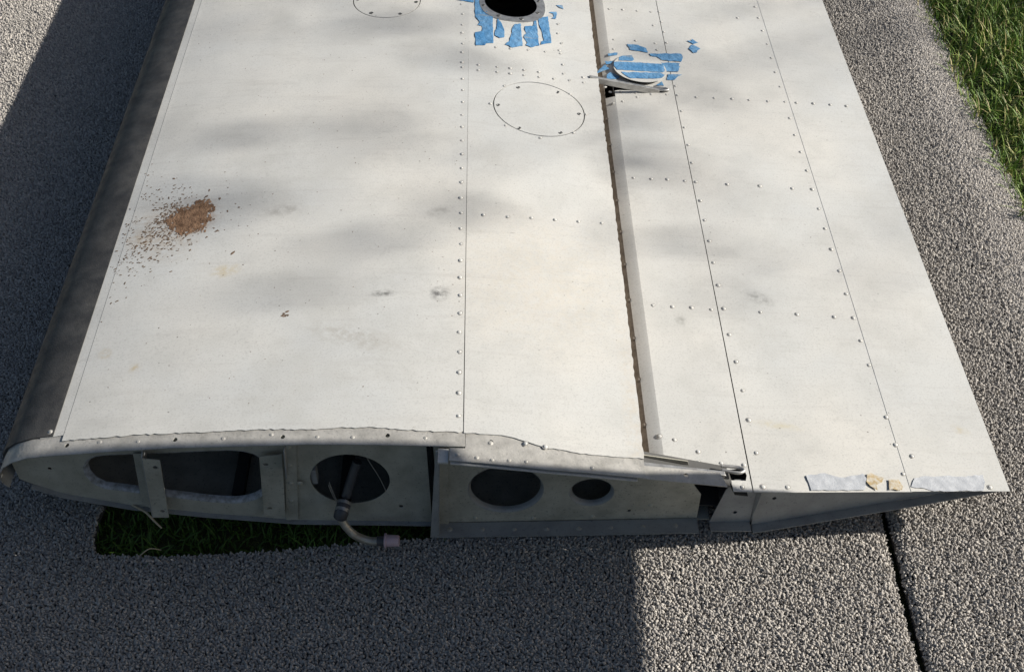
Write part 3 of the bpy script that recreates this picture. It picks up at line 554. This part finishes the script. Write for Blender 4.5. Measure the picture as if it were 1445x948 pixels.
# ---- dried mud splashed on the front skin
def fleck(c, r, el, rot, z, seg=7):
    pts = []
    for k in range(seg):
        a = 2 * math.pi * k / seg; q = r * random.uniform(.55, 1.15)
        u, v = q * math.cos(a) * el, q * math.sin(a)
        pts.append((c[0] + u * math.cos(rot) - v * math.sin(rot), c[1] + u * math.sin(rot) + v * math.cos(rot), z))
    return pts
mo = dense(mud_outline, .004); mo = [(x + random.uniform(-.0018, .0018), y + random.uniform(-.003, .003)) for x, y in mo]
from mathutils import noise as mnoise
def edge_dist(p):
    return min((Vector(p) - Vector(q)).length for q in mo)
V, F, idx = [], [], {}
gx = np.arange(-.64, -.47, .0016); gy = np.arange(.42, .60, .0022)
def mud_on(x, y):
    if not inside((x, y), mo): return False
    d = edge_dist((x, y)); return mnoise.noise((x * 190, y * 140, 4)) + .6 * mnoise.noise((x * 420, y * 300, 9)) > .08 - d * 55
def mud_v(i, j):
    if (i, j) not in idx:
        x, y = float(gx[i]), float(gy[j]); idx[(i, j)] = len(V)
        x += .0005 * mnoise.noise((x * 900, y * 900, 1)); y += .0007 * mnoise.noise((x * 900, y * 900, 7))
        V.append((x, y, top(x) + .0014 + .0007 * abs(mnoise.noise((x * 170, y * 130, 0))) + .0006 * abs(mnoise.noise((x * 520, y * 390, 3)))))
    return idx[(i, j)]
for i in range(len(gx) - 1):
    for j in range(len(gy) - 1):
        if mud_on(float(gx[i]), float(gy[j])): F.append((mud_v(i, j), mud_v(i + 1, j), mud_v(i + 1, j + 1), mud_v(i, j + 1)))
mud = mesh('dried_mud', V, F, MUD, wing, True, 75, kind='stuff')
V, F = [], []
mc = (-.515, .50)
def add_fleck(x, y, r, el, rot):
    P = fleck((x, y), r, el, rot, 0); s = len(V)
    V.extend((px, py, top(px) + .0013) for px, py, _ in P); V.append((x, y, top(x) + .0013 + r * .16))
    n = len(P); F.extend((s + k, s + (k + 1) % n, s + n) for k in range(n))
for k in range(1000):
    t = abs(random.gauss(0, 1))
    x = -.575 - t * .055 + random.gauss(0, .02); y = .505 - t * .065 * random.uniform(-1.0, 1.8) + random.gauss(0, .03)
    if mnoise.noise((x * 45, y * 35, 1.7)) < -.12: continue
    if x < -.684: continue
    add_fleck(x, y, random.uniform(.0006, .0019), random.uniform(.9, 2.6), random.gauss(.5, .6))
for k in range(70):
    a = random.uniform(0, 6.283); q = random.uniform(.03, .16)
    add_fleck(max(-.68, -.54 + q * math.cos(a)), .50 + q * math.sin(a), random.uniform(.0006, .0014), random.uniform(.8, 1.6), random.uniform(0, 3))
for k in range(260):
    add_fleck(random.uniform(-.66, -.08), random.uniform(.05, 1.25), random.uniform(.0004, .0011), random.uniform(.8, 1.8), random.uniform(0, 3))
for k in range(90):
    add_fleck(random.gauss(-.572, .034), random.gauss(.505, .038), random.uniform(.001, .0026), random.uniform(.8, 2.2), random.uniform(0, 3.1))
for k in range(12):
    add_fleck(-.3654 + random.gauss(0, .004), .2519 + random.gauss(0, .003), random.uniform(.001, .0022), 1.8, .6)
mesh('mud_flecks', V, F, FLECK, wing, False, kind='stuff')

# ------------------------------------------------------------------ ground and grass
def ground_material():
    m, nt, bs = new_mat('grassy_soil'); v = coords(nt)
    c = mix(nt, ramp(nt, noise(nt, v, 9, 6), .35, .65), (.035, .055, .014), (.075, .085, .025))
    c = mix(nt, mth(nt, 'MULTIPLY', ramp(nt, noise(nt, v, 60, 4), .5, .7), .6), c, (.10, .085, .045))
    nt.links.new(c, bs.inputs['Base Color']); bs.inputs['Roughness'].default_value = .95
    bump(nt, bs, noise(nt, v, 70, 5), .8, .02); return m
gr = mesh('ground', [(-60, -60, -.028), (60, -60, -.028), (60, 60, -.028), (-60, 60, -.028)], [(0, 1, 2, 3)], ground_material(), None, False, kind='structure')

def grass_material():
    m, nt, bs = new_mat('grass_blades')
    at = N(nt, 'ShaderNodeAttribute', attribute_name='tint')
    r = N(nt, 'ShaderNodeValToRGB'); e = r.color_ramp.elements
    e[0].position = 0; e[0].color = (.07, .13, .02, 1); e[1].position = 1; e[1].color = (.45, .38, .18, 1)
    for p, c in ((.35, (.10, .20, .028, 1)), (.62, (.19, .27, .045, 1)), (.8, (.30, .31, .10, 1))):
        k = e.new(p); k.color = c
    nt.links.new(at.outputs['Fac'], r.inputs[0]); nt.links.new(r.outputs[0], bs.inputs['Base Color'])
    bs.inputs['Roughness'].default_value = .55; bs.inputs['Specular IOR Level'].default_value = .3
    return m
GRASSM = grass_material()
def grass(name, region, n, lmin, lmax, label, keep=None, lean=.6, dry=.15, mean=.42):
    x0, x1, y0, y1 = region
    X = rng.uniform(x0, x1, n); Yy = rng.uniform(y0, y1, n)
    if keep is not None:
        k = keep(X, Yy); X, Yy = X[k], Yy[k]
    n = len(X)
    L = rng.uniform(lmin, lmax, n) * (.6 + .8 * (np.sin(X * 23 + 1.3 * np.sin(Yy * 17)) * np.sin(Yy * 19) * .5 + .5))
    a = rng.uniform(0, 2 * np.pi, n); tilt = rng.uniform(.15, 1, n) * lean; w = rng.uniform(.0009, .0021, n)
    d = np.stack([np.cos(a), np.sin(a)], 1); s = np.stack([-np.sin(a), np.cos(a)], 1)
    base = np.stack([X, Yy, np.full(n, -.028)], 1)
    def ringp(t, ww):
        h = L * (t - .35 * tilt * t * t); o = L * tilt * t * t * 1.1
        c = base.copy(); c[:, 0] += d[:, 0] * o; c[:, 1] += d[:, 1] * o; c[:, 2] += h
        return c, s * (w * ww)[:, None]
    V = np.zeros((n, 7, 3))
    for i, (t, ww) in enumerate(((0, 1), (.4, .9), (.75, .6))):
        c, off = ringp(t, ww); V[:, 2 * i] = c; V[:, 2 * i + 1] = c
        V[:, 2 * i, :2] += off; V[:, 2 * i + 1, :2] -= off
    V[:, 6] = ringp(1.0, 0)[0]
    b = (np.arange(n) * 7)[:, None]
    quads = np.concatenate([b + np.array([[0, 1, 3, 2]]), b + np.array([[2, 3, 5, 4]])], 0); tris = b + np.array([[4, 5, 6]])
    me = bpy.data.meshes.new(name)
    loops = np.concatenate([quads.ravel(), tris.ravel()]); tot = np.concatenate([np.full(len(quads), 4), np.full(len(tris), 3)])
    me.vertices.add(n * 7); me.vertices.foreach_set('co', V.ravel())
    me.loops.add(len(loops)); me.loops.foreach_set('vertex_index', loops.astype(np.int32))
    me.polygons.add(len(tot)); me.polygons.foreach_set('loop_start', np.concatenate([[0], np.cumsum(tot)[:-1]]).astype(np.int32)); me.polygons.foreach_set('loop_total', tot.astype(np.int32))
    me.update(); me.validate()
    t = np.clip(rng.normal(mean, .16, n) + (rng.random(n) < dry) * rng.uniform(.25, .5, n), 0, 1)
    at = me.attributes.new('tint', 'FLOAT', 'POINT'); at.data.foreach_set('value', np.repeat(t, 7).astype(np.float32))
    o = link(name, me, GRASSM); tag(o, label, 'grass', kind='stuff'); return o
grass('lawn_grass', (1.075, 2.2, -.3, 2.6), 48000, .025, .07, 'long green and straw coloured grass growing beside the carpet edge', lean=.9, dry=.28)
grass('shaded_grass', (-.68, -.10, -.05, .45), 6500, .016, .034, 'dark shaded grass in the gap cut in the carpet under the wing', lean=1.1, dry=.03, mean=.05)  # shade is put into the colour here: low tint darkens these blades

# ------------------------------------------------------------------ carpet
def pile_material(name, shift=1.45, lo=.20, hi=.37, mid=.28):
    m, nt, bs = new_mat(name)
    oi = N(nt, 'ShaderNodeObjectInfo')
    r = N(nt, 'ShaderNodeValToRGB'); e = r.color_ramp.elements
    e[0].position = 0; e[0].color = (lo * shift, lo * .95 * shift, lo * .90 * shift, 1); e[1].position = 1; e[1].color = (hi * shift, hi * .94 * shift, hi * .86 * shift, 1)
    k = e.new(.5); k.color = (mid * shift, mid * .945 * shift, mid * .88 * shift, 1)
    nt.links.new(oi.outputs['Random'], r.inputs[0]); nt.links.new(r.outputs[0], bs.inputs['Base Color'])
    bs.inputs['Roughness'].default_value = .95; bs.inputs['Specular IOR Level'].default_value = .1
    return m
PILE = pile_material('grey_carpet_pile'); PILE2 = pile_material('worn_pale_pile', 1.45, .31, .41, .36)
BACK = plain_material('carpet_backing', (.15, .145, .14), (.09, .088, .085), .95, 0, 130, .8, 1.0, .5, .1, 130)

def pile_tree(size, PM):
    g = bpy.data.node_groups.new('pile', 'GeometryNodeTree')
    g.interface.new_socket('Geometry', in_out='INPUT', socket_type='NodeSocketGeometry'); g.interface.new_socket('Geometry', in_out='OUTPUT', socket_type='NodeSocketGeometry')
    n = g.nodes; L = g.links.new
    gi = n.new('NodeGroupInput'); go = n.new('NodeGroupOutput')
    ico = n.new('GeometryNodeMeshIcoSphere'); ico.inputs['Radius'].default_value = 1; ico.inputs['Subdivisions'].default_value = 2
    tr = n.new('GeometryNodeTransform'); tr.inputs['Scale'].default_value = (size * .52, size * .52, size * 1.25)
    L(ico.outputs[0], tr.inputs[0])
    # bend the tuft a little
    sp = n.new('GeometryNodeSetPosition'); pos = n.new('GeometryNodeInputPosition'); sx = n.new('ShaderNodeSeparateXYZ'); L(pos.outputs[0], sx.inputs[0])
    m1 = n.new('ShaderNodeMath'); m1.operation = 'MULTIPLY'; L(sx.outputs[2], m1.inputs[0]); L(sx.outputs[2], m1.inputs[1])
    m2 = n.new('ShaderNodeMath'); m2.operation = 'MULTIPLY'; L(m1.outputs[0], m2.inputs[0]); m2.inputs[1].default_value = .45 / size
    cx = n.new('ShaderNodeCombineXYZ'); L(m2.outputs[0], cx.inputs[0]); L(tr.outputs[0], sp.inputs[0]); L(cx.outputs[0], sp.inputs['Offset'])
    sm = n.new('GeometryNodeSetShadeSmooth'); L(sp.outputs[0], sm.inputs[0])
    mt = n.new('GeometryNodeSetMaterial'); mt.inputs['Material'].default_value = PM; L(sm.outputs[0], mt.inputs[0])
    ip = n.new('GeometryNodeInstanceOnPoints'); L(gi.outputs[0], ip.inputs['Points']); L(mt.outputs[0], ip.inputs['Instance'])
    rv = n.new('FunctionNodeRandomValue'); rv.data_type = 'FLOAT_VECTOR'; rv.inputs[0].default_value = (-.75, -.75, 0); rv.inputs[1].default_value = (.75, .75, 6.28)
    er = n.new('FunctionNodeEulerToRotation'); L(rv.outputs[0], er.inputs[0]); L(er.outputs[0], ip.inputs['Rotation'])
    na = n.new('GeometryNodeInputNamedAttribute'); na.data_type = 'FLOAT'; na.inputs[0].default_value = 'size'
    L(na.outputs[0], ip.inputs['Scale'])
    L(ip.outputs[0], go.inputs[0]); return g
PT = pile_tree(.0039, PILE); PT2 = pile_tree(.0034, PILE2)
def pile(parent, regions, keep, zf, sp=.0036, sizef=None, tree=None):
    P = []
    for (x0, x1, y0, y1) in regions:
        gx, gy = np.meshgrid(np.arange(x0, x1, sp), np.arange(y0, y1, sp)); gx = gx.ravel(); gy = gy.ravel()
        gx = gx + rng.uniform(-.45, .45, len(gx)) * sp; gy = gy + rng.uniform(-.45, .45, len(gy)) * sp
        k = keep(gx, gy); P.append(np.stack([gx[k], gy[k], zf(gx[k], gy[k]) + rng.uniform(-.002, .001, k.sum())], 1))
    P = np.concatenate(P); me = bpy.data.meshes.new('pile'); me.vertices.add(len(P)); me.vertices.foreach_set('co', P.ravel()); me.update()
    a = me.attributes.new('size', 'FLOAT', 'POINT'); s = rng.uniform(.75, 1.2, len(P))
    if sizef: s = s * sizef(P[:, 0], P[:, 1])
    a.data.foreach_set('value', s.astype(np.float32))
    o = link('pile', me, PILE, parent, 'stuff'); md = o.modifiers.new('pile', 'NODES'); md.node_group = tree or PT
    return o
CUT = cut + [(-.118, .47), (-.672, .47)]
cutpoly = [(-.6745, .47)] + [(-.6735 + random.uniform(-.004, .004), float(y)) for y in np.arange(.45, -.03, -.02)] + cut[1:] + [(-.116, 0.0), (-.116, .47)]
def inpoly(X, Yy, poly):
    r = np.zeros(len(X), bool); j = len(poly) - 1
    for i in range(len(poly)):
        xi, yi = poly[i]; xj, yj = poly[j]
        if yi != yj:
            r ^= ((yi > Yy) != (yj > Yy)) & (X < (xj - xi) * (Yy - yi) / (yj - yi) + xi)
        j = i
    return r
def hum(x, y): return .0025 * np.sin(x * 5.1 + 1.2 * np.sin(y * 3.3)) + .002 * np.sin(y * 6.7 + x * 2.1)
edgeA = lambda y: .6035 + .004 * np.sin(y * 9) - .010 * np.clip(-y, 0, 1)
edgeB = lambda y: .6145 + .003 * np.sin(y * 11 + 1)
def zA(x, y):
    d = np.clip((edgeA(y) - x) / .02, 0, 1)                     # the cut edge rolls over
    return -.0075 + hum(x, y) * .6 - .008 * (1 - d) ** 2
def zB(x, y):
    d = np.clip((x - edgeB(y)) / .015, 0, 1); c = np.clip((x - 1.0) / .12, 0, 1)
    return -.0035 + hum(x + .4, y) - .006 * (1 - d) ** 2 - .03 * c ** 2.2
ow = [(-2.2, -1.6)] + [(float(edgeA(y)), float(y)) for y in np.arange(-1.6, 2.7, .1)] + [(-2.2, 2.6)]
carpetA = sheet('carpet', ow, [cutpoly], lambda x, y: (x, y, float(zA(np.array(x), np.array(y)))), (0, 0, -.012), BACK, None, (.1, .1))
tag(carpetA, 'large grey looped carpet under the wing with a rectangular hole cut in it', 'carpet', 'carpet pieces laid on the grass')
pile(carpetA, [(-1.3, .61, -.46, .0), (-1.4, -.6, .0, 2.0), (-.13, .61, .0, .16)], lambda X, Yy: ~inpoly(X, Yy, cutpoly) & (X < edgeA(Yy) + .002), lambda x, y: zA(x, y) + .0035)
eB = lambda y: 1.115 + .008 * np.sin(y * 4 + .5) - .045 * np.clip(1.05 - y, 0, .6) ** 1.0
ob = [(float(edgeB(y)), float(y)) for y in np.arange(-1.6, 2.7, .1)] + [(float(eB(y)), float(y)) for y in np.arange(2.6, -1.65, -.1)]
carpetB = sheet('carpet', ob, [], lambda x, y: (x, y, float(zB(np.array(x), np.array(y)))), (0, 0, -.012), BACK, None, (.03, .1))
tag(carpetB, 'narrow grey looped carpet strip along the grass, its outer edge curling down', 'carpet', 'carpet pieces laid on the grass')
fade = lambda X, Yy: np.clip((X - eB(Yy) + .21) / .11 + .12 * np.sin(Yy * 21) * np.sin(X * 33 + Yy * 8), 0, 1)
pile(carpetB, [(.61, 1.16, -.46, 2.1)], lambda X, Yy: (X > edgeB(Yy) - .001) & (X < eB(Yy)) & (rng.random(len(X)) > fade(X, Yy)), lambda x, y: zB(x, y) + .0035)
pile(carpetB, [(.86, 1.16, -.46, 2.1)], lambda X, Yy: (X < eB(Yy)) & (rng.random(len(X)) < fade(X, Yy)), lambda x, y: zB(x, y) + .0020, .0031, None, PT2)

# ---- loose straws by the hole in the carpet
t = tube('twig', twig, [.0016, .0018, .0018, .0012], TWIG, None, 8)
tag(t, 'pale bent twig poking out from under the wing root beside the hanging bracket', 'twig')
t = tube('straw', [(*straw[0], .004), ((straw[0][0] + straw[1][0]) / 2, (straw[0][1] + straw[1][1]) / 2, .010), (*straw[1], -.004)], .0009, TWIG, None, 6)
tag(t, 'thin straw lying over the cut carpet edge in front of the shaded grass', 'straw')

# ------------------------------------------------------------------ what casts the shade from outside the frame
WOOD = plain_material('plywood', (.42, .30, .18), (.32, .22, .13), .7, 0, 12, .7, .2)
TAN27 = math.tan(SUN_EL); BX = 1.25
stand = tag(empty('shadow_board', (BX, -.9, 0)), 'unseen plywood board on posts, added to cast the straight front shadow', 'board')  # unseen board, added as stand-in for whatever shades the front carpet
def local(o):                                                # parts are modelled in world metres; hang them on the board
    o.parent = stand; o.matrix_parent_inverse = Matrix.Translation((-BX, .9, 0)); return o
zb, zt = (BX - .178) * TAN27, (BX + 1.75) * TAN27
edge = [(.041, zb), (.048, .596), (.058, .612), (.057, .650), (.052, .727), (.0705, .905), (.103, .922), (.132, 1.08), (.159, 1.21), (.17, 1.4), (.17, zt)]  # edge stepped so its shadow meets the wing's own without lit slivers
local(sheet('panel', [(-1.75, zb)] + [(u, z) for u, z in edge] + [(-1.75, zt)], [], lambda u, z: (BX, u, z), (.018, 0, 0), WOOD, None))
for yy in (-.62, -1.6):
    local(box('post', (BX + .02, yy - .03, -.02), (BX + .065, yy + .03, 1.4), WOOD, None, .003))
    local(box('foot', (BX - .12, yy - .03, -.022), (BX + .30, yy + .03, .03), WOOD, None, .003))

# a thin roadside tree far to the sunny side; its loose leaf clumps dapple the wing
LEAF = plain_material('tree_leaves', (.06, .10, .025), (.09, .12, .03), .6, 0, 3, .6); BARK = plain_material('bark', (.10, .08, .06), (.06, .05, .04), .9, 0, 12, .7, .6)
tree = tag(empty('sparse_tree', (11.3, 3.2, -.028)), 'thin tree with loose leaf clumps standing on the lawn beyond the board', 'tree')
V, F, tips = [], [], []
for (x, y, z) in dapple:
    tt = random.uniform(10.2, 11.8); c = Vector((x, y, z)) + SUN * tt; tips.append(c)
    for k in range(3):
        p = c + Vector((random.gauss(0, .12), random.gauss(0, .13), random.gauss(0, .10)))
        a = Vector((random.gauss(0, 1), random.gauss(0, 1), random.gauss(0, 1))).normalized(); b = a.orthogonal().normalized(); L = random.uniform(.05, .09); w = L * .5
        s = len(V); V += [p - a * L, p + b * w, p + a * L, p - b * w]; F.append((s, s + 1, s + 2, s + 3))
def hang(o): o.parent = tree; o.matrix_parent_inverse = Matrix.Translation((-11.3, -3.2, .028)); return o
hang(mesh('crown', V, F, LEAF, None, False))
hang(tube('trunk', [(11.3, 3.2, -.03), (11.36, 3.23, 1.8), (11.2, 3.1, 3.4), (11.3, 3.0, 4.9)], [.12, .10, .075, .03], BARK, None, 12))
for c in tips:
    r = Vector((11.25, 3.02, 4.3 + random.uniform(-.3, .5)))
    hang(tube('branch', [r, r * .5 + c * .5 + Vector((0, 0, .12)), c], [.006, .003, .002], BARK, None, 6, 3))
